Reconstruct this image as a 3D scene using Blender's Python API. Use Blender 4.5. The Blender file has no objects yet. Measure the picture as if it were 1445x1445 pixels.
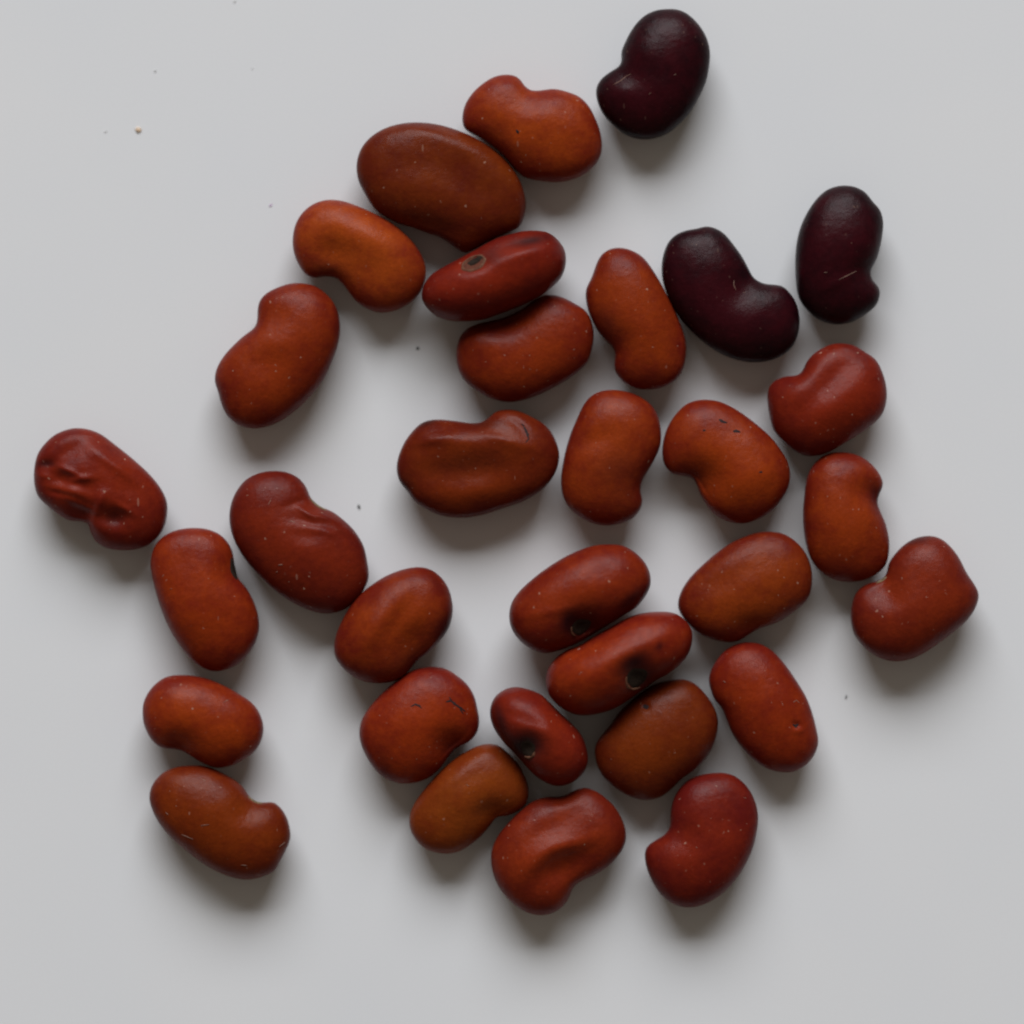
import bpy, math, random
import numpy as np
from mathutils import Vector
from mathutils.bvhtree import BVHTree

# ------------------------------------------------------------------ camera, light, exposure
SC = bpy.context.scene
COL = SC.collection
S = 6.5e-5                 # metres of table per traced unit (a bean is about 12 mm long)
HALF = 722.5
CAM_H = 0.45

cam_data = bpy.data.cameras.new('camera')
cam = bpy.data.objects.new('camera', cam_data)
COL.objects.link(cam)
cam.location = (0, 0, CAM_H)
cam_data.sensor_width = 36
cam_data.lens = 36 * CAM_H / (2 * HALF * S)
cam_data.clip_start = 0.01
cam_data.clip_end = 50
cam_data.dof.use_dof = True
cam_data.dof.focus_distance = CAM_H - 0.0048
cam_data.dof.aperture_fstop = 6.5
SC.camera = cam

world = bpy.data.worlds.new('World')
SC.world = world
world.use_nodes = True
bg = world.node_tree.nodes['Background']
bg.inputs['Color'].default_value = (1.0, 0.86, 0.70, 1)
bg.inputs['Strength'].default_value = 0.135

def window_light(loc, target, sx, sy, watts, colour):
    ld = bpy.data.lights.new('window_light', 'AREA')
    ld.shape = 'RECTANGLE'
    ld.size, ld.size_y = sx, sy
    ld.energy = watts
    ld.color = colour
    lo = bpy.data.objects.new('window_light', ld)
    COL.objects.link(lo)
    lo.location = loc
    lo.rotation_euler = (Vector(target) - Vector(loc)).to_track_quat('-Z', 'Y').to_euler()
    return lo

window_light((-0.1, 2.44, 1.71), (0, 0, 0), 2.6, 1.5, 117, (0.972, 1.0, 1.035))

SC.view_settings.view_transform = 'Standard'
SC.view_settings.look = 'None'
SC.view_settings.exposure = 0.0
SC.view_settings.gamma = 1.0
SC.cycles.filter_width = 2.2
SC.cycles.max_bounces = 8
SC.cycles.diffuse_bounces = 5

def world_xy(px, py, z=0.0):
    k = S * (CAM_H - z) / CAM_H
    return ((px - HALF) * k, (HALF - py) * k)

# ------------------------------------------------------------------ materials
def nd(nt, t, **kw):
    n = nt.nodes.new(t)
    for k, v in kw.items():
        setattr(n, k, v)
    return n

def math_node(nt, op, a, b=None, clamp=False):
    n = nd(nt, 'ShaderNodeMath', operation=op)
    n.use_clamp = clamp
    for i, v in enumerate((a, b)):
        if v is None:
            continue
        if isinstance(v, (int, float)):
            n.inputs[i].default_value = v
        else:
            nt.links.new(v, n.inputs[i])
    return n.outputs[0]

def mix_col(nt, fac, a, b):
    n = nd(nt, 'ShaderNodeMix', data_type='RGBA')
    for sock, v in ((n.inputs['Factor'], fac), (n.inputs['A'], a), (n.inputs['B'], b)):
        if isinstance(v, tuple):
            sock.default_value = (*v, 1) if len(v) == 3 else v
        elif isinstance(v, (int, float)):
            sock.default_value = v
        else:
            nt.links.new(v, sock)
    return n.outputs['Result']

def map_range(nt, v, a, b, c=0.0, d=1.0):
    n = nd(nt, 'ShaderNodeMapRange')
    nt.links.new(v, n.inputs['Value'])
    for nm, x in (('From Min', a), ('From Max', b), ('To Min', c), ('To Max', d)):
        n.inputs[nm].default_value = x
    return n.outputs['Result']

def noise(nt, vec, scale, detail=3.0, rough=0.55):
    n = nd(nt, 'ShaderNodeTexNoise')
    n.inputs['Scale'].default_value = scale
    n.inputs['Detail'].default_value = detail
    n.inputs['Roughness'].default_value = rough
    nt.links.new(vec, n.inputs['Vector'])
    return n.outputs['Fac']

def bean_material(rim, mid, stain, seed, rough=0.42, dust=0.5):
    m = bpy.data.materials.new('bean_skin')
    m.use_nodes = True
    nt = m.node_tree
    b = nt.nodes['Principled BSDF']
    tc = nd(nt, 'ShaderNodeTexCoord')
    mp = nd(nt, 'ShaderNodeMapping')
    rnd = random.Random(seed)
    mp.inputs['Location'].default_value = (rnd.uniform(-1, 1), rnd.uniform(-1, 1), rnd.uniform(-1, 1))
    nt.links.new(tc.outputs['Object'], mp.inputs['Vector'])
    v = mp.outputs['Vector']
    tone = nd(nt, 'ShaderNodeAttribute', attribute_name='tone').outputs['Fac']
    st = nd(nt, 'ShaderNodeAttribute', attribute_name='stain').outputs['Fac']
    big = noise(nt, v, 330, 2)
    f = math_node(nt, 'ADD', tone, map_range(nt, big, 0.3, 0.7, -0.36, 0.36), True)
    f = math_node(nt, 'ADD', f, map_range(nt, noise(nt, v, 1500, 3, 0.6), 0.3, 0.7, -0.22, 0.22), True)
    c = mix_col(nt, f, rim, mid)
    fine = noise(nt, v, 4200, 4, 0.7)
    c = mix_col(nt, map_range(nt, fine, 0.3, 0.72, 0.0, 0.5), c, tuple(x * 0.55 for x in mid))
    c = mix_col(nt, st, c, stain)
    # dust: tiny pale flecks and hair-like scuffs lying on the seed coat
    vo = nd(nt, 'ShaderNodeTexVoronoi', feature='F1')
    vo.inputs['Scale'].default_value = 1750
    wob = nd(nt, 'ShaderNodeTexNoise')
    wob.inputs['Scale'].default_value = 5200
    nt.links.new(v, wob.inputs['Vector'])
    wv = nd(nt, 'ShaderNodeVectorMath', operation='SCALE')
    nt.links.new(wob.outputs['Color'], wv.inputs[0])
    wv.inputs['Scale'].default_value = 0.00034
    av = nd(nt, 'ShaderNodeVectorMath', operation='ADD')
    nt.links.new(v, av.inputs[0])
    nt.links.new(wv.outputs['Vector'], av.inputs[1])
    nt.links.new(av.outputs['Vector'], vo.inputs['Vector'])
    sep = nd(nt, 'ShaderNodeSeparateColor')
    nt.links.new(vo.outputs['Color'], sep.inputs['Color'])
    size = map_range(nt, sep.outputs['Red'], 0.50, 1.0, 0.0, 0.20)
    dot = math_node(nt, 'LESS_THAN', vo.outputs['Distance'], size)
    amt = math_node(nt, 'MULTIPLY', dot, map_range(nt, math_node(nt, 'POWER', sep.outputs['Green'], 2.5), 0.0, 1.0, 0.05, dust * 1.25))
    mp2 = nd(nt, 'ShaderNodeMapping')
    mp2.inputs['Rotation'].default_value = (0, 0, rnd.uniform(-0.9, 0.9))
    mp2.inputs['Scale'].default_value = (1.0, 0.22, 1.0)
    nt.links.new(v, mp2.inputs['Vector'])
    vs = nd(nt, 'ShaderNodeTexVoronoi', feature='F1')
    vs.inputs['Scale'].default_value = 900
    nt.links.new(mp2.outputs['Vector'], vs.inputs['Vector'])
    sp2 = nd(nt, 'ShaderNodeSeparateColor')
    nt.links.new(vs.outputs['Color'], sp2.inputs['Color'])
    sc_size = map_range(nt, sp2.outputs['Blue'], 0.74, 1.0, 0.0, 0.10)
    scr = math_node(nt, 'LESS_THAN', vs.outputs['Distance'], sc_size)
    amt2 = math_node(nt, 'MULTIPLY', scr, dust * 0.5)
    c = mix_col(nt, math_node(nt, 'MAXIMUM', amt, amt2), c, (0.40, 0.25, 0.18))
    nt.links.new(c, b.inputs['Base Color'])
    r = map_range(nt, noise(nt, v, 900, 4), 0.3, 0.7, rough - 0.15, rough - 0.03)
    nt.links.new(r, b.inputs['Roughness'])
    b.inputs['Specular IOR Level'].default_value = 0.10
    bump = nd(nt, 'ShaderNodeBump')
    bump.inputs['Strength'].default_value = 0.45
    bump.inputs['Distance'].default_value = 0.00009
    h = math_node(nt, 'ADD', noise(nt, v, 2600, 5, 0.65), math_node(nt, 'MULTIPLY', noise(nt, v, 520, 2), 2.2))
    nt.links.new(h, bump.inputs['Height'])
    nt.links.new(bump.outputs['Normal'], b.inputs['Normal'])
    return m

def plain_material(name, ca, cb, scale, rough=0.7, bump_d=0.00003):
    m = bpy.data.materials.new(name)
    m.use_nodes = True
    nt = m.node_tree
    b = nt.nodes['Principled BSDF']
    tc = nd(nt, 'ShaderNodeTexCoord')
    n = noise(nt, tc.outputs['Object'], scale, 4, 0.65)
    nt.links.new(mix_col(nt, map_range(nt, n, 0.3, 0.7), ca, cb), b.inputs['Base Color'])
    b.inputs['Roughness'].default_value = rough
    b.inputs['Specular IOR Level'].default_value = 0.15
    bump = nd(nt, 'ShaderNodeBump')
    bump.inputs['Strength'].default_value = 0.6
    bump.inputs['Distance'].default_value = bump_d
    nt.links.new(n, bump.inputs['Height'])
    nt.links.new(bump.outputs['Normal'], b.inputs['Normal'])
    return m

def table_material():
    m = bpy.data.materials.new('white_table')
    m.use_nodes = True
    nt = m.node_tree
    b = nt.nodes['Principled BSDF']
    tc = nd(nt, 'ShaderNodeTexCoord')
    v = tc.outputs['Object']
    soft = noise(nt, v, 45, 2)
    grain = noise(nt, v, 6500, 3, 0.8)
    c = mix_col(nt, map_range(nt, soft, 0.3, 0.7), (0.735, 0.742, 0.758), (0.758, 0.758, 0.764))
    c = mix_col(nt, map_range(nt, grain, 0.25, 0.75, 0.0, 0.32), c, (0.60, 0.60, 0.61))
    nt.links.new(c, b.inputs['Base Color'])
    b.inputs['Roughness'].default_value = 0.5
    b.inputs['Specular IOR Level'].default_value = 0.25
    bump = nd(nt, 'ShaderNodeBump')
    bump.inputs['Strength'].default_value = 0.12
    bump.inputs['Distance'].default_value = 0.00002
    nt.links.new(grain, bump.inputs['Height'])
    nt.links.new(bump.outputs['Normal'], b.inputs['Normal'])
    return m

TONES = {   # rim colour, middle colour, stained and dark blob colour, roughness, dust
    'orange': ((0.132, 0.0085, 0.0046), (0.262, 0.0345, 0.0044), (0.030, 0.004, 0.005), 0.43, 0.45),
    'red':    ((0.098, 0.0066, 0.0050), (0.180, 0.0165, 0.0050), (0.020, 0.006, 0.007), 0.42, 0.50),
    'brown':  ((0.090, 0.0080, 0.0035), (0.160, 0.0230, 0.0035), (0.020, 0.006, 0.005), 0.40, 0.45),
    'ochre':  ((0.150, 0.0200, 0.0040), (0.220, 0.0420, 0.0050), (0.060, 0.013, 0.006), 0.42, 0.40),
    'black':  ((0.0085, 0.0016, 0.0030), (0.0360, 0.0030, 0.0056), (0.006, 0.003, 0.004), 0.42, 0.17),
}
M_HILUM = plain_material('hilum_scar', (0.008, 0.0055, 0.0035), (0.028, 0.016, 0.010), 5000, 0.8)
M_HILUM_TAN = plain_material('hilum_tan', (0.060, 0.015, 0.008), (0.120, 0.036, 0.019), 5000, 0.7)
M_RIM = plain_material('hilum_ring', (0.06, 0.018, 0.010), (0.17, 0.080, 0.045), 4200, 0.65)
M_PALE = plain_material('seam_pale', (0.09, 0.060, 0.030), (0.22, 0.16, 0.09), 3500, 0.7)
M_SCUFF = plain_material('pale_scuff', (0.20, 0.11, 0.08), (0.34, 0.21, 0.16), 6000, 0.8)
M_CRACK = plain_material('crack_dark', (0.012, 0.008, 0.009), (0.030, 0.016, 0.016), 4000, 0.7)

# ------------------------------------------------------------------ table
def mesh_obj(name, verts, faces, mat, parent=None, smooth=True):
    me = bpy.data.meshes.new(name)
    me.from_pydata([tuple(v) for v in verts], [], faces)
    me.validate()
    if smooth:
        me.polygons.foreach_set('use_smooth', [True] * len(me.polygons))
    me.materials.append(mat)
    o = bpy.data.objects.new(name, me)
    COL.objects.link(o)
    if parent is not None:
        o.parent = parent
    return o

T = 0.6
table = mesh_obj('table_surface',
                 [(-T, -T, 0), (T, -T, 0), (T, T, 0), (-T, T, 0),
                  (-T, -T, -0.02), (T, -T, -0.02), (T, T, -0.02), (-T, T, -0.02)],
                 [(0, 1, 2, 3), (7, 6, 5, 4), (0, 4, 5, 1), (1, 5, 6, 2), (2, 6, 7, 3), (3, 7, 4, 0)],
                 table_material(), smooth=False)
table['kind'] = 'structure'

# ------------------------------------------------------------------ bean shapes
ZOOM = 400 / 1445.0
N, M = 96, 16

def catmull(pts, per=12):
    p = np.asarray(pts, float)
    out = []
    n = len(p)
    t = np.linspace(0, 1, per, endpoint=False)[:, None]
    for i in range(n):
        p0, p1, p2, p3 = p[i - 1], p[i], p[(i + 1) % n], p[(i + 2) % n]
        out.append(0.5 * (2 * p1 + (p2 - p0) * t + (2 * p0 - 5 * p1 + 4 * p2 - p3) * t ** 2
                          + (3 * p1 - p0 - 3 * p2 + p3) * t ** 3))
    return np.concatenate(out)

def resample(c, n):
    d = np.linalg.norm(np.roll(c, -1, 0) - c, axis=1)
    s = np.concatenate([[0], np.cumsum(d)])
    cc = np.concatenate([c, c[:1]])
    q = np.linspace(0, s[-1], n, endpoint=False)
    return np.stack([np.interp(q, s, cc[:, k]) for k in (0, 1)], 1)

def kernel_point(o):
    e = np.roll(o, -1, 0) - o
    L = np.linalg.norm(e, axis=1)
    lo, hi = o.min(0), o.max(0)
    g = np.stack(np.meshgrid(np.linspace(lo[0], hi[0], 61), np.linspace(lo[1], hi[1], 61)), -1).reshape(-1, 2)
    w = g[:, None, :] - o[None]
    val = ((e[None, :, 0] * w[..., 1] - e[None, :, 1] * w[..., 0]) / L).min(1)
    k = val.argmax()
    return g[k], val[k]

def inflate(o, c):
    """Poisson membrane over the outline: the square root of it swells like a seed."""
    r = np.sin(0.5 * math.pi * np.arange(1, M + 1) / M)
    P = np.concatenate([c[None], (c[None, None] + r[:, None, None] * (o - c)[None]).reshape(-1, 2)])
    tris = []
    j = np.arange(N)
    jn = (j + 1) % N
    tris.append(np.stack([np.zeros(N, int), 1 + j, 1 + jn], 1))
    for k in range(M - 1):
        a, b = 1 + k * N, 1 + (k + 1) * N
        tris.append(np.stack([a + j, b + j, b + jn], 1))
        tris.append(np.stack([a + j, b + jn, a + jn], 1))
    Tt = np.concatenate(tris)
    nv = len(P)
    K = np.zeros((nv, nv))
    mass = np.zeros(nv)
    A, B, C = P[Tt[:, 0]], P[Tt[:, 1]], P[Tt[:, 2]]
    area2 = np.abs((B - A)[:, 0] * (C - A)[:, 1] - (B - A)[:, 1] * (C - A)[:, 0]) + 1e-9
    for q in range(3):
        i0, i1, i2 = Tt[:, q], Tt[:, (q + 1) % 3], Tt[:, (q + 2) % 3]
        cot = ((P[i1] - P[i0]) * (P[i2] - P[i0])).sum(1) / area2
        np.add.at(K, (i1, i2), -0.5 * cot)
        np.add.at(K, (i2, i1), -0.5 * cot)
        np.add.at(K, (i1, i1), 0.5 * cot)
        np.add.at(K, (i2, i2), 0.5 * cot)
        np.add.at(mass, i0, area2 / 6)
    inner = nv - N
    u = np.zeros(nv)
    u[:inner] = np.linalg.solve(K[:inner, :inner], mass[:inner])
    u = np.clip(u, 0, None)
    return P, u / u.max()

def blob(xy, items, to_local):
    out = np.zeros(len(xy))
    for it in items:
        x, y, sx, sy, rot, amp = it
        c = to_local(np.array([[x, y]], float))[0]
        k = ZOOM * S
        a = math.radians(-rot)
        d = xy - c
        ux = d[:, 0] * math.cos(a) + d[:, 1] * math.sin(a)
        uy = -d[:, 0] * math.sin(a) + d[:, 1] * math.cos(a)
        out += amp * np.exp(-0.5 * ((ux / (sx * k)) ** 2 + (uy / (sy * k)) ** 2))
    return out

GROUP = 'dried kidney beans scattered on the white surface'

class Bean:
    pass

def make_bean(d, idx):
    off = np.array(d['off'], float)
    H = d.get('h', 100) * (0.85 if d.get('h', 100) <= 112 else 0.95) * S
    zeq = H * d.get('eq', 0.5)
    pts = np.array(d['pts'], float) * ZOOM + off
    k = S * (CAM_H - zeq) / CAM_H
    W = np.stack([(pts[:, 0] - HALF) * k, (HALF - pts[:, 1]) * k], 1)
    cen = W.mean(0)
    def to_local(p):
        q = np.asarray(p, float) * ZOOM + off
        return np.stack([(q[:, 0] - HALF) * k, (HALF - q[:, 1]) * k], 1) - cen
    L = W - cen
    o = resample(catmull(L), N)
    ar = 0.5 * (o[:, 0] * np.roll(o[:, 1], -1) - o[:, 1] * np.roll(o[:, 0], -1)).sum()
    if ar < 0:
        o = o[::-1].copy()
    c, val = kernel_point(o)
    if val < 0:
        print('NOT STAR', idx, d['label'], val / S)
    P, u = inflate(o, c)
    pw = d.get('pw', 0.46)
    top = zeq + (H - zeq) * u ** pw
    bot = zeq - zeq * u ** 0.42
    inner = len(P) - N
    V = np.concatenate([np.column_stack([P, top]), np.column_stack([P[:inner], bot[:inner]])])
    F = []
    for j in range(N):
        F.append((0, 1 + j, 1 + (j + 1) % N))
    for q in range(M - 1):
        for j in range(N):
            a, b = 1 + q * N, 1 + (q + 1) * N
            F.append((a + j, b + j, b + (j + 1) % N, a + (j + 1) % N))
    nt = len(P)
    bi = lambda q, j: (nt + 1 + q * N + j % N) if q < M - 1 else (1 + q * N + j % N)
    for j in range(N):
        F.append((nt, bi(0, j + 1), bi(0, j)))
    for q in range(M - 1):
        for j in range(N):
            F.append((bi(q, j), bi(q, j + 1), bi(q + 1, j + 1), bi(q + 1, j)))
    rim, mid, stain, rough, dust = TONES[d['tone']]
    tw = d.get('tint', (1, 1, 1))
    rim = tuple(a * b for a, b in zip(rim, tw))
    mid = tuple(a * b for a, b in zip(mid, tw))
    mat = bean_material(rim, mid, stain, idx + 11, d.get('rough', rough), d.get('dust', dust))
    obj = mesh_obj('kidney_bean', V, F, mat)
    uat = obj.data.attributes.new('swell', 'FLOAT', 'POINT')
    uat.data.foreach_set('value', np.concatenate([u, -u[:inner]]).astype('f'))
    sm = obj.modifiers.new('smooth', 'SUBSURF')
    sm.levels = sm.render_levels = 1
    bpy.context.view_layer.update()
    me = bpy.data.meshes.new_from_object(obj.evaluated_get(bpy.context.evaluated_depsgraph_get()))
    obj.modifiers.clear()
    old = obj.data
    obj.data = me
    bpy.data.meshes.remove(old)
    me.name = 'kidney_bean'
    nv = len(me.vertices)
    co = np.empty(nv * 3)
    me.vertices.foreach_get('co', co)
    co = co.reshape(-1, 3)
    sw = np.empty(nv, 'f')
    me.attributes['swell'].data.foreach_get('value', sw)
    upper = np.clip(sw, 0, 1)
    # dents and swellings of the upper side, fading out towards the silhouette
    dz = blob(co[:, :2], d.get('dents', []), to_local) * S
    rng = np.random.default_rng(idx + 5)
    for _ in range(7):                      # gentle unevenness of a dried seed
        c0 = o[rng.integers(N)] * rng.uniform(0.1, 0.8)
        sg = rng.uniform(14, 30) * S
        dz += rng.uniform(-2.2, 2.2) * S * np.exp(-0.5 * ((co[:, :2] - c0) ** 2).sum(1) / sg ** 2)
    co[:, 2] += np.where(sw > 0, dz * np.clip(upper * 4, 0, 1), 0)
    co[:, 2] -= co[:, 2].min()
    me.vertices.foreach_set('co', co.ravel())
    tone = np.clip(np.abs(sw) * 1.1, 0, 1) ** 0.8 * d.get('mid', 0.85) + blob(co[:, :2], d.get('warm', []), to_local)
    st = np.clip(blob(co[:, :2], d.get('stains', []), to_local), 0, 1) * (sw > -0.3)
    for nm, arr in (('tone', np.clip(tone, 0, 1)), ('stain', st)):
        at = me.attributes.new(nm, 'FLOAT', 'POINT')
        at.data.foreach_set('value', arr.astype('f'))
    me.polygons.foreach_set('use_smooth', [True] * len(me.polygons))
    me.update()
    obj.location = (cen[0], cen[1], 0)
    obj['label'] = d['label']
    obj['category'] = 'bean'
    obj['group'] = GROUP
    bn = Bean()
    bn.obj, bn.to_local, bn.zeq, bn.H, bn.o, bn.c = obj, to_local, zeq, H, o, c
    bn.bvh = BVHTree.FromPolygons([Vector(v) for v in co], [tuple(p.vertices) for p in me.polygons])
    for hl in d.get('hilum', []):
        add_hilum(bn, **hl)
    for ck in d.get('cracks', []) + [dict(name='scuff', pts=p, w=2.9) for p in d.get('scuffs', [])]:
        add_crack(bn, ck)
    return bn

def surface_frame(bn, at, side=None):
    p = bn.to_local([at])[0]
    if side is None:
        hit, n, _, _ = bn.bvh.ray_cast(Vector((p[0], p[1], 1)), Vector((0, 0, -1)))
    else:                                    # a mark on the flank: look from outside at that height
        z = bn.H * side
        dirn = Vector((bn.c[0] - p[0], bn.c[1] - p[1], 0)).normalized()
        hit, n, _, _ = bn.bvh.ray_cast(Vector((p[0], p[1], z)) - dirn * 0.01, dirn)
    return hit, n

def drape(bn, hit, n, t1, t2, a, b, lift):
    q = hit + t1 * a + t2 * b
    h2, n2, _, dd = bn.bvh.ray_cast(q + n * 0.0025, -n, 0.006)
    if h2 is None:
        h2, n2, _, _ = bn.bvh.find_nearest(q)
    return h2 + n2 * lift

def add_hilum(bn, at, rx, ry, rot=0, side=None, mat='dark', ring=(0, 360), ring_w=0.16, up=0.0):
    hit, n = surface_frame(bn, at, side)
    if side is None:
        t1 = Vector((math.cos(math.radians(-rot)), math.sin(math.radians(-rot)), 0))
    else:
        t1 = Vector((-n.y, n.x, 0))
    t1 = (t1 - n * t1.dot(n)).normalized()
    t2 = n.cross(t1).normalized()
    rx *= ZOOM * S
    ry *= ZOOM * S
    rs = [0.0, 0.3, 0.55, 0.78, 1.0]
    seg = 22
    lift = [0.4 + up, 0.5 + up, 0.9 + up, 0.8 + up, up * 0.6 - 0.5]
    verts = [drape(bn, hit, n, t1, t2, 0, 0, lift[0] * S)]
    faces = []
    for k in range(1, 5):
        for j in range(seg):
            a = 2 * math.pi * j / seg
            w = 1 + 0.06 * math.sin(3 * a + 1) + 0.04 * math.sin(5 * a)
            verts.append(drape(bn, hit, n, t1, t2, rx * rs[k] * math.cos(a) * w, ry * rs[k] * math.sin(a) * w, lift[k] * S))
    for j in range(seg):
        faces.append((0, 1 + j, 1 + (j + 1) % seg))
    for k in range(3):
        for j in range(seg):
            a, b = 1 + k * seg, 1 + (k + 1) * seg
            faces.append((a + j, b + j, b + (j + 1) % seg, a + (j + 1) % seg))
    m = {'dark': M_HILUM, 'tan': M_HILUM_TAN, 'pale': M_PALE}[mat]
    ho = mesh_obj('hilum', verts, faces, m, bn.obj)
    if ring:
        verts, faces = [], []
        n_s = 30
        a0, a1 = map(math.radians, ring)
        for j in range(n_s + 1):
            f = j / n_s
            a = -(a0 + (a1 - a0) * f)
            taper = min(1, 5 * f, 5 * (1 - f)) if ring[1] - ring[0] < 359 else 1
            w = ring_w * (0.12 + taper) * (1 + 0.35 * math.sin(7 * a + rx * 9e4))
            for rr, lf in ((1 - w, -0.3), (1 - 0.4 * w, 2.0), (1 + 0.4 * w, 1.8), (1 + w, -0.6)):
                verts.append(drape(bn, hit, n, t1, t2, rx * rr * math.cos(a), ry * rr * math.sin(a), lf * S))
        for j in range(n_s):
            for q in range(3):
                a = j * 4 + q
                faces.append((a, a + 4, a + 5, a + 1))
        mesh_obj('hilum_rim', verts, faces, M_RIM, ho)

def add_crack(bn, ck):
    """A thin dark split in the skin, draped over the seed."""
    pts = bn.to_local(ck['pts'])
    w0 = ck.get('w', 5) * 1.4 * ZOOM * S
    fine = []
    for i in range(len(pts) - 1):
        for f in (0, 0.25, 0.5, 0.75):
            fine.append(pts[i] * (1 - f) + pts[i + 1] * f)
    fine.append(pts[-1])
    fine = np.array(fine)
    verts, faces = [], []
    n = len(fine)
    rng = random.Random(int(abs(pts[0][0]) * 1e7))
    for i, p in enumerate(fine):
        t = fine[min(i + 1, n - 1)] - fine[max(i - 1, 0)]
        t /= np.linalg.norm(t) + 1e-12
        nn = np.array([-t[1], t[0]])
        f = i / (n - 1)
        w = w0 * (0.15 + 0.85 * math.sin(math.pi * f) ** 0.6) * rng.uniform(0.6, 1.25) * 0.5
        for s_, lf in ((-1, -0.3), (0, 0.7), (1, -0.3)):
            q = p + nn * w * s_
            hit, nv, _, _ = bn.bvh.ray_cast(Vector((q[0], q[1], 1)), Vector((0, 0, -1)))
            if hit is None:
                hit, nv, _, _ = bn.bvh.find_nearest(Vector((q[0], q[1], bn.zeq)))
            verts.append(hit + nv * lf * S)
    for i in range(n - 1):
        for q in (0, 1):
            a = i * 3 + q
            faces.append((a, a + 1, a + 4, a + 3))
    mesh_obj(ck.get('name', 'crack'), verts, faces, M_SCUFF if ck.get('name') == 'scuff' else M_CRACK, bn.obj)

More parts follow.
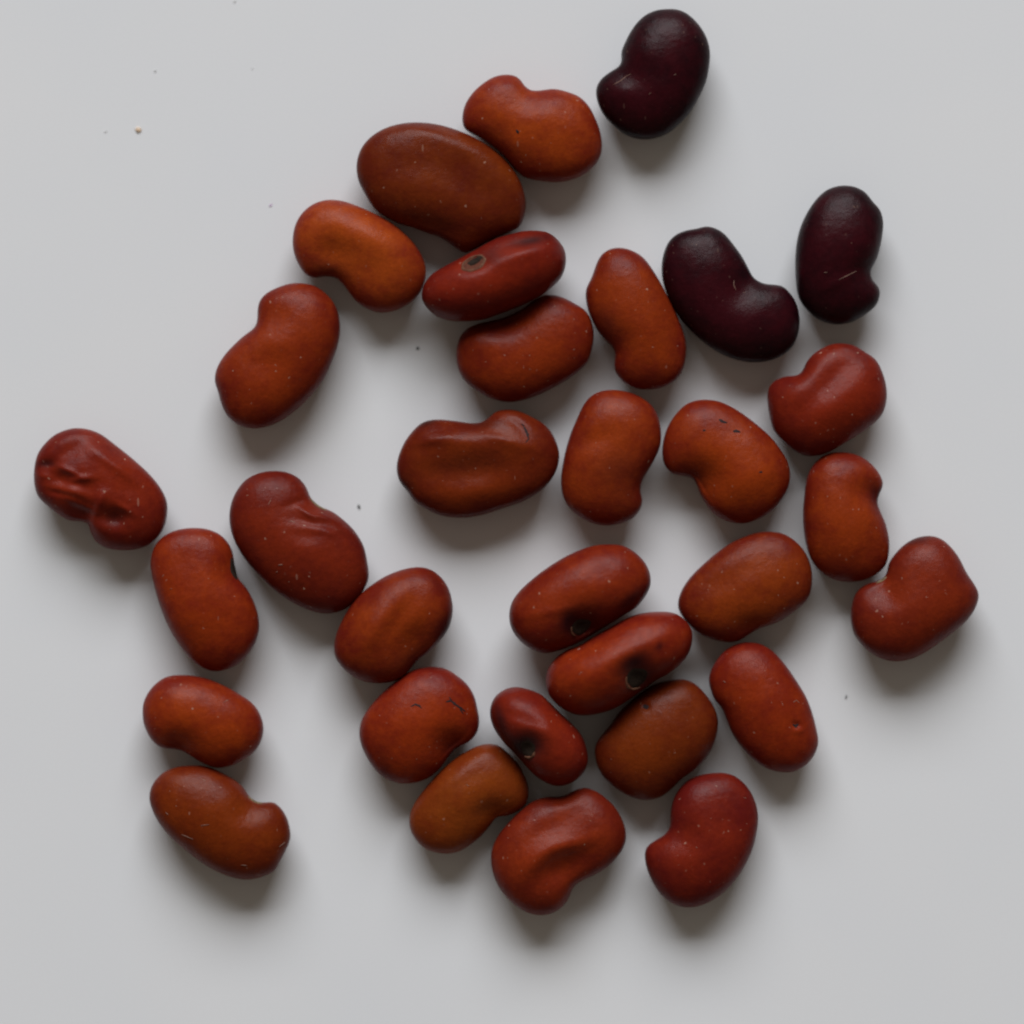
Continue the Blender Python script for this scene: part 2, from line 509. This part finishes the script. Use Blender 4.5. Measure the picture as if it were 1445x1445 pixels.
A = (640, 0); B = (400, 150); C = (580, 300); D = (900, 220); E = (280, 360); G = (30, 580)
F1 = (300, 640); F2 = (540, 530); F3 = (900, 530); F4 = (1000, 700); F5 = (180, 880)
F6 = (480, 900); F7 = (680, 750); F8 = (780, 900)
BEANS = [
 dict(off=A, tone='black', h=100, label='near-black hooked bean, highest of all, beside the upper orange bean',
  scuffs=[[(810, 442), (850, 420), (880, 396), (905, 385)], [(990, 494), (1004, 484)], [(1118, 396), (1132, 390)]],
  pts=[(1080,46),(1140,48),(1195,72),(1250,125),(1290,190),(1308,265),(1303,345),(1285,425),(1250,500),(1210,570),(1150,635),(1085,685),(1015,708),(945,710),(880,690),(825,650),(775,600),(742,545),(726,485),(730,440),(755,400),(800,365),(838,342),(855,315),(855,265),(872,220),(900,165),(935,115),(980,75),(1030,53)],
  dents=[(900,400,70,60,0,-6),(860,470,50,40,0,3)]),
 dict(off=A, tone='orange', h=96, label='light orange bean with its notch at the top, tucked behind the big brown bean',
  pts=[(260,380),(310,385),(340,405),(365,440),(400,462),(450,460),(510,453),(570,465),(640,492),(690,540),(722,600),(748,670),(758,740),(748,800),(715,850),(665,890),(600,918),(520,930),(440,922),(370,908),(320,872),(238,780),(148,712),(60,660),(44,600),(60,530),(100,470),(150,425),(205,392)],
  dents=[(390,520,70,50,0,-4)], tint=(1.12,1.2,1.2),
  cracks=[dict(name='pit', pts=[(318,672),(326,682),(332,690)], w=16)]),
 dict(off=B, tone='brown', h=104, label='largest bean, big flat brown oval with a dented face near the top',
  pts=[(700,82),(800,95),(910,130),(1010,180),(1100,245),(1170,320),(1215,400),(1236,490),(1228,560),(1200,618),(1130,652),(1040,692),(965,734),(915,748),(860,710),(800,670),(740,650),(660,620),(590,600),(520,565),(460,520),(410,440),(378,370),(372,290),(395,215),(445,155),(520,110),(610,86)],
  dents=[(640,300,150,70,5,-4),(930,400,150,60,25,-5),(840,175,220,36,22,4),(760,610,90,30,15,-3)],
  warm=[(840,190,220,50,20,0.5),(1120,330,70,90,30,0.5),(780,470,110,50,0,0.3)], mid=0.35, tint=(1.0,1.1,1.0)),
 dict(off=B, tone='orange', h=98, label='orange bean touching the left end of the big brown bean, deep shaded notch below',
  pts=[(240,476),(300,482),(370,505),(440,535),(500,565),(560,600),(620,650),(675,710),(712,775),(728,845),(715,915),(680,975),(620,1020),(560,1045),(490,1053),(430,1035),(375,1000),(335,950),(300,905),(265,875),(210,868),(155,876),(110,855),(75,805),(52,745),(46,680),(58,610),(90,550),(140,505),(190,483)],
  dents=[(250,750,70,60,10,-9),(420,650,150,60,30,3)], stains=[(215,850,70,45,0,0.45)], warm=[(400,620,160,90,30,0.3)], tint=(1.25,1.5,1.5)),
 dict(off=E, tone='orange', h=100, label='red-orange bean alone at upper left, notch on its upper left side',
  pts=[(520,142),(590,155),(650,195),(695,250),(718,320),(722,400),(705,480),(675,560),(635,640),(580,710),(510,780),(430,840),(360,872),(280,885),(205,868),(150,825),(118,765),(100,700),(82,640),(92,580),(125,520),(170,468),(230,412),(280,375),(298,340),(303,265),(320,220),(360,185),(420,158),(470,144)],
  dents=[(330,560,80,60,0,-5),(400,330,60,60,0,-4)], warm=[(600,260,70,70,0,0.3)], tint=(0.9,0.82,1.0)),
 dict(off=C, tone='red', h=128, pw=0.42, label='red bean standing on edge with its tan hilum scar up, below the big brown bean',
  pts=[(640,92),(700,102),(750,140),(785,195),(790,260),(770,325),(720,380),(650,430),(560,475),(460,515),(370,545),(280,555),(200,552),(130,530),(75,480),(53,430),(65,370),(105,315),(170,275),(245,235),(320,195),(380,160),(440,130),(510,110),(570,95)],
  dents=[(326,266,48,28,-15,-8),(470,190,70,26,-18,-3),(600,160,90,22,-12,-4),(560,215,110,30,-20,3)], tint=(1.1,1.0,1.0),
  stains=[(610,152,70,18,-12,0.85),(410,230,45,35,0,0.5)],
  hilum=[dict(at=(322,272), rx=60, ry=46, rot=-18, mat='tan', ring=(0,359.9), ring_w=0.12), dict(at=(330,256), rx=46, ry=19, rot=-24, mat='dark', ring=None, up=1.6)]),
 dict(off=C, tone='orange', h=98, label='plump red-orange oval bean below the bean with the tan hilum scar',
  pts=[(715,418),(770,430),(830,460),(885,495),(918,545),(933,620),(922,700),(895,770),(830,830),(750,880),(650,930),(560,960),(480,966),(400,945),(330,905),(270,855),(238,790),(230,715),(245,640),(280,595),(340,566),(410,550),(480,532),(560,495),(620,450),(670,424)],
  dents=[(500,570,80,40,-20,-6),(350,640,60,60,0,3)], tint=(0.88,0.78,1.0), stains=[(510,540,80,30,-20,0.4)]),
 dict(off=C, tone='orange', h=98, label='slim upright orange bean touching the middle black bean on its left',
  pts=[(1060,178),(1120,190),(1180,225),(1225,280),(1265,345),(1300,410),(1340,490),(1375,570),(1400,650),(1403,720),(1390,790),(1360,845),(1300,885),(1230,902),(1150,898),(1085,865),(1045,820),(1035,775),(1040,720),(1020,680),(975,635),(940,585),(910,520),(892,455),(892,390),(920,330),(945,260),(970,215),(1010,187)],
  dents=[(1080,660,60,70,0,-5)], stains=[(985,580,50,60,0,0.45)], tint=(0.92,0.88,1.0)),
 dict(off=D, tone='black', h=98, label='near-black bean with a wide bent waist, between slim orange bean and upright black one',
  scuffs=[[(486, 640), (484, 662), (496, 690)], [(532, 700), (544, 702)]],
  pts=[(350,358),(400,370),(445,400),(490,455),(530,510),(560,565),(590,620),(640,650),(685,655),(740,665),(785,710),(812,760),(826,830),(820,900),(795,965),(750,1010),(690,1040),(620,1053),(550,1050),(470,1030),(390,990),(310,930),(240,860),(185,785),(150,710),(127,640),(120,570),(130,500),(155,440),(195,400),(250,378),(300,370)],
  dents=[(520,690,70,70,0,-8)], warm=[(400,860,120,90,0,0.2)]),
 dict(off=D, tone='black', h=98, label='upright near-black bean at the right edge of the group, small notch low on its right',
  scuffs=[[(1088, 262), (1104, 272)], [(1012, 640), (1060, 616), (1108, 592)], [(940, 602), (958, 600)]],
  pts=[(1060,150),(1110,158),(1160,185),(1200,235),(1235,275),(1252,340),(1245,420),(1230,490),(1210,545),(1188,585),(1195,630),(1225,665),(1235,700),(1220,755),(1175,800),(1110,840),(1050,858),(990,858),(920,835),(865,790),(825,735),(808,670),(803,590),(803,510),(812,430),(830,360),(865,285),(910,220),(960,175),(1010,155)],
  dents=[(1130,600,60,50,0,-6),(1040,640,80,16,-25,1.4)]),
 dict(off=D, tone='red', h=100, label='red bean under the two right black beans, with a slanting groove in its face',
  pts=[(1040,955),(1100,965),(1160,1000),(1215,1040),(1250,1110),(1268,1180),(1268,1250),(1245,1320),(1190,1375),(1120,1425),(980,1508),(920,1528),(860,1530),(800,1505),(740,1455),(690,1395),(670,1320),(660,1240),(668,1180),(700,1145),(750,1125),(810,1118),(840,1095),(860,1050),(900,1005),(960,970),(1000,957)],
  dents=[(950,1175,125,42,-45,-7),(1010,1270,140,50,-45,2),(840,1200,60,60,0,3)], warm=[(1000,1270,150,60,-45,0.4)], tint=(1.08,1.05,1.0)),
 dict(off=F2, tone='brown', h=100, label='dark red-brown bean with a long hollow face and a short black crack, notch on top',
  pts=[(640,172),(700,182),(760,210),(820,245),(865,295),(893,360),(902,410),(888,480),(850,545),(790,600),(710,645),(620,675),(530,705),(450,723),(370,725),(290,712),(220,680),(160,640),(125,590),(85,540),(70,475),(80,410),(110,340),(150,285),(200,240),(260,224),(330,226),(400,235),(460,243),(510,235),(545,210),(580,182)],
  dents=[(430,490,180,66,-4,-12),(690,260,50,16,40,-3),(620,330,90,16,15,2.5),(250,330,70,18,-10,3),(560,340,150,30,8,2),(470,650,200,40,-8,-2),(300,320,110,30,10,3)], stains=[(430,455,150,48,-4,0.3),(520,245,70,20,0,0.4),(225,238,45,16,-20,0.7),(112,570,30,40,0,0.6)],  # first dark blob: deeper tone along the hollow
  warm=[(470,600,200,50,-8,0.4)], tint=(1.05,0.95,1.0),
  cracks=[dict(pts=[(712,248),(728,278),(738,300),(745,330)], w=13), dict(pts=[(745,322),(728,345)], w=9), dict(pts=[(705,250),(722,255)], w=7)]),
 dict(off=F2, tone='orange', h=100, label='upright orange bean with a dull purple smudge, right of the hollow-faced cracked bean',
  pts=[(1170,72),(1240,80),(1310,105),(1370,150),(1405,210),(1420,285),(1415,360),(1385,430),(1350,490),(1322,540),(1315,590),(1325,640),(1310,690),(1265,735),(1200,758),(1130,765),(1060,750),(990,710),(940,660),(915,600),(908,530),(918,450),(935,370),(960,290),(990,220),(1020,155),(1060,105),(1110,80)],
  stains=[(1190,470,90,60,-20,0.45),(1250,620,80,70,0,0.3)], dents=[(1080,330,80,40,-20,-4),(1260,560,70,60,0,-5)]),
 dict(off=F3, tone='orange', h=100, label='bright orange bean with three small black pecks near its top',
  pts=[(340,122),(410,130),(480,160),(550,205),(620,260),(680,315),(730,380),(765,440),(778,510),(765,580),(730,640),(680,695),(610,735),(540,755),(470,748),(400,715),(355,670),(320,610),(300,560),(280,525),(230,512),(175,500),(135,455),(124,395),(130,330),(150,265),(190,200),(240,150),(290,128)],
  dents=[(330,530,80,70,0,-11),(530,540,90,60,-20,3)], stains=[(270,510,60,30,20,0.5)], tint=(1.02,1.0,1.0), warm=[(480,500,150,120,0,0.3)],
  cracks=[dict(name='pit', pts=[(408,225),(430,238),(452,242)], w=15), dict(name='pit', pts=[(480,288),(497,284),(518,290)], w=20), dict(name='pit', pts=[(325,284),(342,280)], w=13), dict(name='pit', pts=[(610,495),(628,492)], w=12)]),
 dict(off=F3, tone='orange', h=98, label='orange bean with a dark tight notch on its right, below the grooved red bean',
  pts=[(1040,390),(1100,398),(1160,425),(1210,470),(1242,520),(1250,560),(1230,610),(1222,650),(1240,700),(1265,760),(1282,840),(1280,910),(1262,970),(1215,1015),(1150,1045),(1070,1053),(1000,1040),(930,1000),(885,940),(860,870),(845,780),(842,690),(850,600),(862,520),(890,460),(935,415),(985,393)],
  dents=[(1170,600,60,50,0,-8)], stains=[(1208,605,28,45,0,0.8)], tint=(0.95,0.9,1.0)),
 dict(off=F4, tone='red', h=106, label='rightmost bean, dark red heart shape with its notch facing left',
  pts=[(1130,202),(1190,220),(1240,265),(1280,320),(1315,390),(1355,450),(1377,500),(1365,560),(1325,625),(1260,685),(1180,745),(1100,800),(1020,835),(940,843),(870,825),(800,780),(750,720),(728,660),(724,590),(738,520),(765,475),(810,447),(870,430),(905,400),(918,345),(950,295),(1000,245),(1060,212)],
  dents=[(900,490,60,60,0,-7)], stains=[(1060,222,70,18,-15,0.6)], warm=[(1050,400,110,80,0,0.3)], tint=(1.08,1.25,1.0),
  hilum=[dict(at=(868,420), rx=34, ry=12, side=0.62, mat='pale', ring=None)]),
 dict(off=F3, tone='orange', h=100, label='smooth orange-brown egg-shaped bean above the bean with the pinhole',
  pts=[(670,795),(740,805),(800,840),(850,895),(880,960),(890,1030),(880,1110),(850,1160),(790,1210),(710,1260),(620,1290),(560,1325),(510,1355),(450,1360),(380,1345),(310,1315),(250,1260),(210,1200),(205,1150),(225,1090),(270,1025),(330,965),(400,905),(480,850),(560,815),(610,800)],
  dents=[(420,1050,90,40,-20,-3),(570,1280,60,40,0,-5)], warm=[(640,1090,160,80,-20,0.35)], tint=(0.85,0.95,1.0)),
 dict(off=F4, tone='orange', h=102, label='red-orange upright oval bean with a pinhole dimple low on its right side',
  scuffs=[[(363, 1042), (372, 1064)], [(425, 1046), (440, 1036), (456, 1050)], [(70, 938), (82, 948)]],
  pts=[(200,745),(260,752),(320,785),(375,840),(420,900),(460,960),(500,1030),(530,1110),(550,1190),(560,1250),(545,1310),(505,1365),(450,1400),(390,1410),(310,1395),(240,1355),(180,1295),(125,1220),(90,1140),(65,1080),(30,1040),(8,980),(0,930),(20,870),(60,810),(100,775),(150,752)],
  dents=[(440,1162,16,12,0,-4),(450,1190,18,9,-10,2.5)], tint=(0.9,0.72,1.0),
  cracks=[dict(name='pit', pts=[(420,1158),(436,1168),(452,1158)], w=13)]),
 dict(off=G, tone='red', h=98, label='leftmost bean, wrinkled dark red with puckered dents',
  pts=[(290,86),(350,95),(410,120),(470,165),(540,220),(610,280),(670,340),(715,400),(742,460),(745,520),(730,590),(695,645),(640,690),(570,708),(500,710),(430,698),(380,665),(355,620),(340,575),(300,562),(250,560),(200,535),(140,490),(85,435),(66,370),(66,290),(85,215),(130,155),(180,115),(240,92)],
  dents=[(210,350,60,32,20,-8),(300,420,70,22,20,6),(480,545,45,32,0,-10),(360,420,40,60,30,-6),(250,210,90,30,-30,-5),(420,430,40,30,40,4),(150,270,35,18,0,-5),(560,400,60,40,40,-3),(330,520,50,28,10,-7),(420,590,40,40,0,4),(480,270,110,22,35,4),(240,300,50,11,25,3),(330,345,45,11,-10,3),(200,420,40,10,15,-3),(400,500,14,40,20,3),(540,500,40,12,30,2.5),(300,470,60,10,25,3),(110,330,40,12,10,2.5)],
  warm=[(560,330,140,70,40,0.5),(290,420,60,30,20,0.6)], mid=0.6, tint=(1.1,1.1,1.0), stains=[(130,270,35,12,0,0.8),(480,550,45,30,0,0.5)]),
 dict(off=G, tone='orange', h=100, label='smooth red-orange bean with a black hilum on its right edge, under the wrinkled bean',
  scuffs=[[(726, 846), (734, 832)], [(765, 906), (778, 902)]],
  pts=[(880,595),(950,602),(1015,630),(1060,680),(1080,730),(1088,790),(1105,850),(1150,905),(1185,970),(1208,1040),(1213,1110),(1195,1180),(1150,1250),(1090,1300),(1010,1327),(940,1318),(870,1270),(810,1200),(760,1120),(720,1030),(690,940),(668,850),(658,780),(670,710),(705,655),(760,618),(820,600)],
  dents=[(1060,830,50,60,0,-5)], tint=(0.98,0.85,1.0),
  hilum=[dict(at=(1094,800), rx=62, ry=30, side=0.62, mat='dark', ring=None)]),
 dict(off=F1, tone='red', h=104, label='large dark red bean with a pale seam strip along its notch, left of centre',
  scuffs=[[(340, 566), (366, 564)], [(328, 604), (338, 600)], [(392, 348), (412, 344), (428, 352)], [(290, 262), (304, 234)]],
  pts=[(310,88),(380,95),(440,125),(480,175),(500,225),(550,270),(610,295),(670,340),(725,395),(770,470),(788,545),(798,620),(785,670),(745,735),(690,785),(630,812),(560,816),(480,795),(400,755),(320,700),(240,625),(170,545),(120,465),(92,390),(85,310),(100,235),(135,170),(180,125),(240,98)],
  dents=[(560,320,60,12,15,4),(520,360,70,14,15,-4),(590,385,70,18,15,4),(430,300,60,60,0,-4),(480,420,60,30,0,-3),(640,400,80,12,30,-2.5),(480,300,50,10,35,2.5),(430,250,40,12,-20,-2.5)], warm=[(300,400,200,180,0,0.15)], tint=(0.98,1.05,1.0), dust=0.6,
  hilum=[dict(at=(540,262), rx=56, ry=13, side=0.62, mat='pale', ring=None)]),
 dict(off=F1, tone='orange', h=110, label='orange bean leaning on edge, dark patch on its lower right edge, above the black-streaked bean',
  pts=[(1050,578),(1110,590),(1160,625),(1200,680),(1220,745),(1225,810),(1205,890),(1160,955),(1100,1015),(1050,1050),(1010,1095),(970,1140),(910,1165),(830,1172),(750,1155),(680,1110),(630,1050),(618,990),(630,920),(660,850),(700,780),(750,720),(810,670),(880,625),(970,590)],
  dents=[(1010,960,90,70,-45,-12),(960,830,90,35,-55,-5),(820,900,110,40,-60,4)], stains=[(1190,880,35,70,25,0.8),(1010,1050,80,45,-30,0.5),(1140,650,14,70,-35,0.3)], tint=(0.92,0.92,1.0)),
 dict(off=F6, tone='orange', h=104, label='round red-orange bean with two short black streaks on its top',
  pts=[(480,147),(540,158),(600,195),(650,240),(685,300),(702,370),(710,430),(695,490),(650,535),(590,565),(550,610),(510,665),(450,715),(380,740),(300,742),(225,715),(180,675),(135,610),(105,540),(97,470),(115,405),(160,340),(220,275),(290,215),(360,170),(420,152)],
  dents=[(570,540,60,50,0,-9)], stains=[(580,560,50,35,0,0.6),(230,650,30,70,-15,0.35),(470,152,70,10,0,0.5)], tint=(0.98,0.82,1.0),
  cracks=[dict(pts=[(362,346),(385,334),(400,338),(420,354)], w=11), dict(pts=[(398,336),(412,345)], w=12),
          dict(pts=[(540,322),(566,316),(590,336),(618,356),(640,372)], w=14), dict(pts=[(556,296),(572,318)], w=8), dict(pts=[(610,356),(630,384)], w=9)]),
 dict(off=F7, tone='orange', h=124, pw=0.44, eq=0.52, label='red-orange bean on edge with a dark hollow hilum, upper of two parallel ones',
  pts=[(650,65),(720,72),(780,105),(830,155),(858,215),(860,275),(835,330),(790,385),(728,425),(655,470),(570,522),(478,574),(396,606),(320,622),(250,600),(190,555),(150,495),(138,430),(150,365),(190,305),(260,240),(340,180),(430,125),(510,90),(580,70)],
  dents=[(505,478,62,55,-20,-11),(505,478,34,30,-20,-5),(350,405,120,16,-10,1.5)], stains=[(505,475,85,62,-20,0.95),(760,345,70,24,-40,0.8),(440,450,30,45,0,0.5)], tint=(0.86,0.72,1.0),
  hilum=[dict(at=(500,478), rx=56, ry=50, rot=-20, mat='dark', ring=(140,215), ring_w=0.08)]),
 dict(off=F7, tone='orange', h=128, pw=0.43, label='red-orange on-edge bean with round tan-ringed hilum, lower of two parallel ones',
  scuffs=[[(490, 724), (500, 714), (510, 708)], [(485, 600), (500, 594)]],
  pts=[(920,408),(980,415),(1030,445),(1065,490),(1075,540),(1060,610),(1020,670),(960,720),(890,757),(830,800),(760,850),(680,900),(590,930),(500,938),(430,915),(370,870),(335,820),(324,760),(335,700),(370,650),(430,605),(500,580),(580,530),(660,485),(740,440),(820,415)],
  dents=[(780,725,60,60,-20,-11),(783,735,34,34,0,-5),(800,585,110,30,-25,2.5),(620,680,110,50,-25,2)], stains=[(770,650,60,28,-25,0.6),(800,740,85,70,-20,0.9),(900,580,14,18,20,0.7)], tint=(0.95,0.78,1.0), dust=0.6,
  hilum=[dict(at=(783,735), rx=60, ry=64, rot=-20, mat='dark', ring=(90,215), ring_w=0.10)]),
 dict(off=F7, tone='red', h=120, pw=0.44, label='small red bean on edge, tiny black hilum and purple left end, above ochre bean',
  pts=[(170,792),(240,805),(300,830),(345,870),(400,925),(460,980),(510,1040),(535,1110),(540,1180),(510,1240),(450,1285),(380,1298),(310,1272),(255,1230),(210,1180),(165,1130),(115,1080),(70,1020),(45,960),(42,900),(65,845),(110,808)],
  dents=[(245,1088,50,50,20,-9),(237,1095,26,28,0,-5),(190,945,80,22,20,-2),(250,990,80,20,20,2),(330,1000,40,60,0,3)], stains=[(95,960,22,70,-18,0.75),(250,1080,62,52,25,0.75),(180,1110,60,50,40,0.7)], tint=(1.15,1.1,1.0), dust=0.7,
  hilum=[dict(at=(237,1095), rx=42, ry=48, rot=0, mat='dark', ring=(10,110), ring_w=0.13)]),
 dict(off=F7, tone='brown', h=100, label='brown oval bean with one pinprick hole, between the tan-ringed hilum bean and the pinhole-dimpled one',
  pts=[(1000,752),(1060,762),(1110,795),(1160,855),(1195,920),(1205,990),(1185,1080),(1140,1160),(1080,1220),(1020,1260),(970,1310),(910,1355),(830,1370),(750,1350),(670,1300),(610,1240),(580,1170),(575,1100),(600,1050),(650,990),(700,920),(760,862),(830,806),(900,770)],
  dents=[(833,888,14,12,0,-3)], warm=[(900,900,200,60,-40,0.4)], tint=(1.05,1.15,1.0),
  cracks=[dict(name='pit', pts=[(820,884),(834,892),(848,886)], w=22)]),
 dict(off=F6, tone='ochre', h=94, label='ochre bean, lightest in colour, partly under the small red bean',
  scuffs=[[(643, 736), (652, 745), (662, 750)]],
  pts=[(760,540),(810,550),(860,590),(910,645),(945,710),(962,775),(955,830),(930,868),(860,905),(800,915),(770,950),(720,1010),(660,1060),(590,1095),(520,1100),(440,1080),(385,1030),(355,970),(355,900),(380,840),(430,770),(500,690),(580,620),(660,570),(710,548)],
  dents=[(590,690,200,30,-38,3),(780,880,70,50,0,-7)], stains=[(730,860,40,26,-30,0.4)]),
 dict(off=F6, tone='red', h=102, label='dark red bean with a bright curved ridge across its face, lowest in the central cluster',
  pts=[(1260,765),(1320,790),(1380,840),(1414,880),(1448,950),(1459,1020),(1434,1090),(1374,1160),(1300,1208),(1220,1245),(1185,1280),(1165,1330),(1130,1375),(1080,1405),(1020,1415),(950,1400),(880,1355),(820,1290),(785,1220),(768,1140),(775,1070),(810,1000),(860,940),(920,880),(990,830),(1060,810),(1130,808),(1180,785),(1220,768)],
  dents=[(1130,1165,100,55,-25,-11),(1000,1130,90,40,-45,5),(1170,1045,90,30,-15,5),(1080,960,140,40,-30,-4)], warm=[(1000,1130,100,60,-40,0.6),(1180,1045,90,40,-10,0.6)], mid=0.6, tint=(1.2,1.45,1.0)),
 dict(off=F8, tone='red', h=100, label='dark red kidney-shaped bean at lower right, hooked notch on its left',
  scuffs=[[(966, 808), (984, 814)], [(724, 1056), (733, 1062)]],
  pts=[(860,687),(920,700),(975,740),(1015,795),(1040,860),(1048,930),(1035,1020),(1010,1100),(970,1180),(915,1255),(850,1315),(770,1360),(690,1375),(620,1360),(555,1315),(510,1250),(480,1180),(468,1110),(480,1065),(520,1035),(575,1000),(597,960),(600,890),(612,830),(640,775),(690,725),(760,697),(810,690)],
  dents=[(660,1010,60,60,0,-6)], warm=[(640,1110,70,60,0,0.8)], mid=0.5, tint=(1.0,0.95,1.1)),
 dict(off=F5, tone='orange', h=98, label='small orange bean at lower left, lying just above the lowest-left bean',
  scuffs=[[(496, 398), (510, 388), (522, 386)]],
  pts=[(280,262),(350,268),(420,285),(500,320),(570,360),(630,400),(670,450),(693,520),(685,590),(650,650),(590,695),(520,728),(450,735),(390,715),(330,680),(280,650),(230,640),(170,632),(120,590),(85,520),(76,450),(85,390),(120,330),(170,285),(220,265)],
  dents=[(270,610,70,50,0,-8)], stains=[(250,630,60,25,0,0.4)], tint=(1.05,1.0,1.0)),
 dict(off=F5, tone='brown', h=98, label='brown bean at lower left with a reddish pinched notch at its upper right',
  scuffs=[[(282, 1067), (342, 1091)], [(777, 1133), (790, 1122), (807, 1109)], [(381, 784), (394, 790), (405, 797)], [(382, 1020), (427, 1013)], [(585, 1222), (615, 1226)], [(202, 955), (214, 968)]],
  pts=[(370,722),(430,735),(490,765),(550,800),(590,835),(620,880),(660,908),(710,912),(745,910),(790,950),(820,1010),(832,1080),(820,1130),(790,1190),(750,1260),(690,1290),(620,1305),(550,1298),(470,1270),(380,1220),(290,1150),(210,1080),(150,1000),(115,920),(112,860),(135,805),(180,760),(240,733),(300,724)],
  dents=[(610,950,60,50,0,-6)], warm=[(600,1030,150,80,30,0.3)], tint=(1.15,1.2,1.0), dust=0.7,
  hilum=[dict(at=(655,893), rx=46, ry=12, side=0.6, mat='pale', ring=None)]),
]
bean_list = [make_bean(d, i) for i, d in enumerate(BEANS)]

# ------------------------------------------------------------------ crumbs on the table
def crumb(px, py, rx, ry, rot, h, colours, label, seed):
    rng = random.Random(seed)
    m = plain_material('crumb', *colours, 9000, 0.8)
    rings, seg = 3, 9
    verts, faces = [(0, 0, h * S)], []
    for k in range(1, rings + 1):
        a0 = 0.5 * math.pi * k / rings
        for j in range(seg):
            a = 2 * math.pi * j / seg
            w = rng.uniform(0.75, 1.2)
            x, y = rx * math.sin(a0) * math.cos(a) * w, ry * math.sin(a0) * math.sin(a) * w
            verts.append((x * S, y * S, h * S * math.cos(a0) * rng.uniform(0.8, 1.1)))
    for j in range(seg):
        faces.append((0, 1 + j, 1 + (j + 1) % seg))
    for k in range(rings - 1):
        for j in range(seg):
            a, b = 1 + k * seg, 1 + (k + 1) * seg
            faces.append((a + j, b + j, b + (j + 1) % seg, a + (j + 1) % seg))
    faces.append(tuple(reversed([1 + (rings - 1) * seg + j for j in range(seg)])))
    o = mesh_obj('crumb', verts, faces, m)
    x, y = world_xy(px, py)
    o.location = (x, y, 0)
    o.rotation_euler.z = math.radians(rot)
    o['label'] = label
    o['category'] = 'crumb'
    o['group'] = 'crumbs and dust specks on the white surface'

DK = ((0.06, 0.065, 0.06), (0.12, 0.12, 0.11))
GY = ((0.46, 0.46, 0.45), (0.56, 0.56, 0.55))
crumb(589.5, 491.5, 2.2, 2.2, 0, 2.5, DK, 'tiny round dark speck in the bare gap below the tan-scarred bean', 1)
crumb(506.5, 715.5, 1.8, 3.6, 15, 2, DK, 'thin dark speck right of the large dark red bean with the pale seam', 2)
crumb(1194, 983.5, 1.3, 2.6, -20, 2, DK, 'tiny dark speck below the rightmost heart-shaped bean', 3)
crumb(195, 183.5, 4.6, 4.0, -20, 2.5, ((0.60, 0.40, 0.25), (0.70, 0.58, 0.45)), 'small pale orange crumb alone at the upper left', 4)
crumb(219, 100, 1.4, 2.2, 0, 1.5, GY, 'faint grey speck above the pale orange crumb', 5)
crumb(382, 290, 3.0, 1.3, 40, 1.2, ((0.40, 0.22, 0.42), (0.50, 0.34, 0.50)), 'faint violet fibre speck left of the deep-notched orange bean', 6)
crumb(149, 186, 2.4, 0.9, 35, 1.2, GY, 'faint grey fibre left of the pale orange crumb', 7)
crumb(331, 2.5, 2.2, 1.0, 50, 1.2, GY, 'faint grey fibre at the top edge of the picture', 8)
crumb(356, 97, 1.2, 1.2, 0, 1.0, GY, 'faint grey dot on the bare surface left of the light orange notched bean', 9)
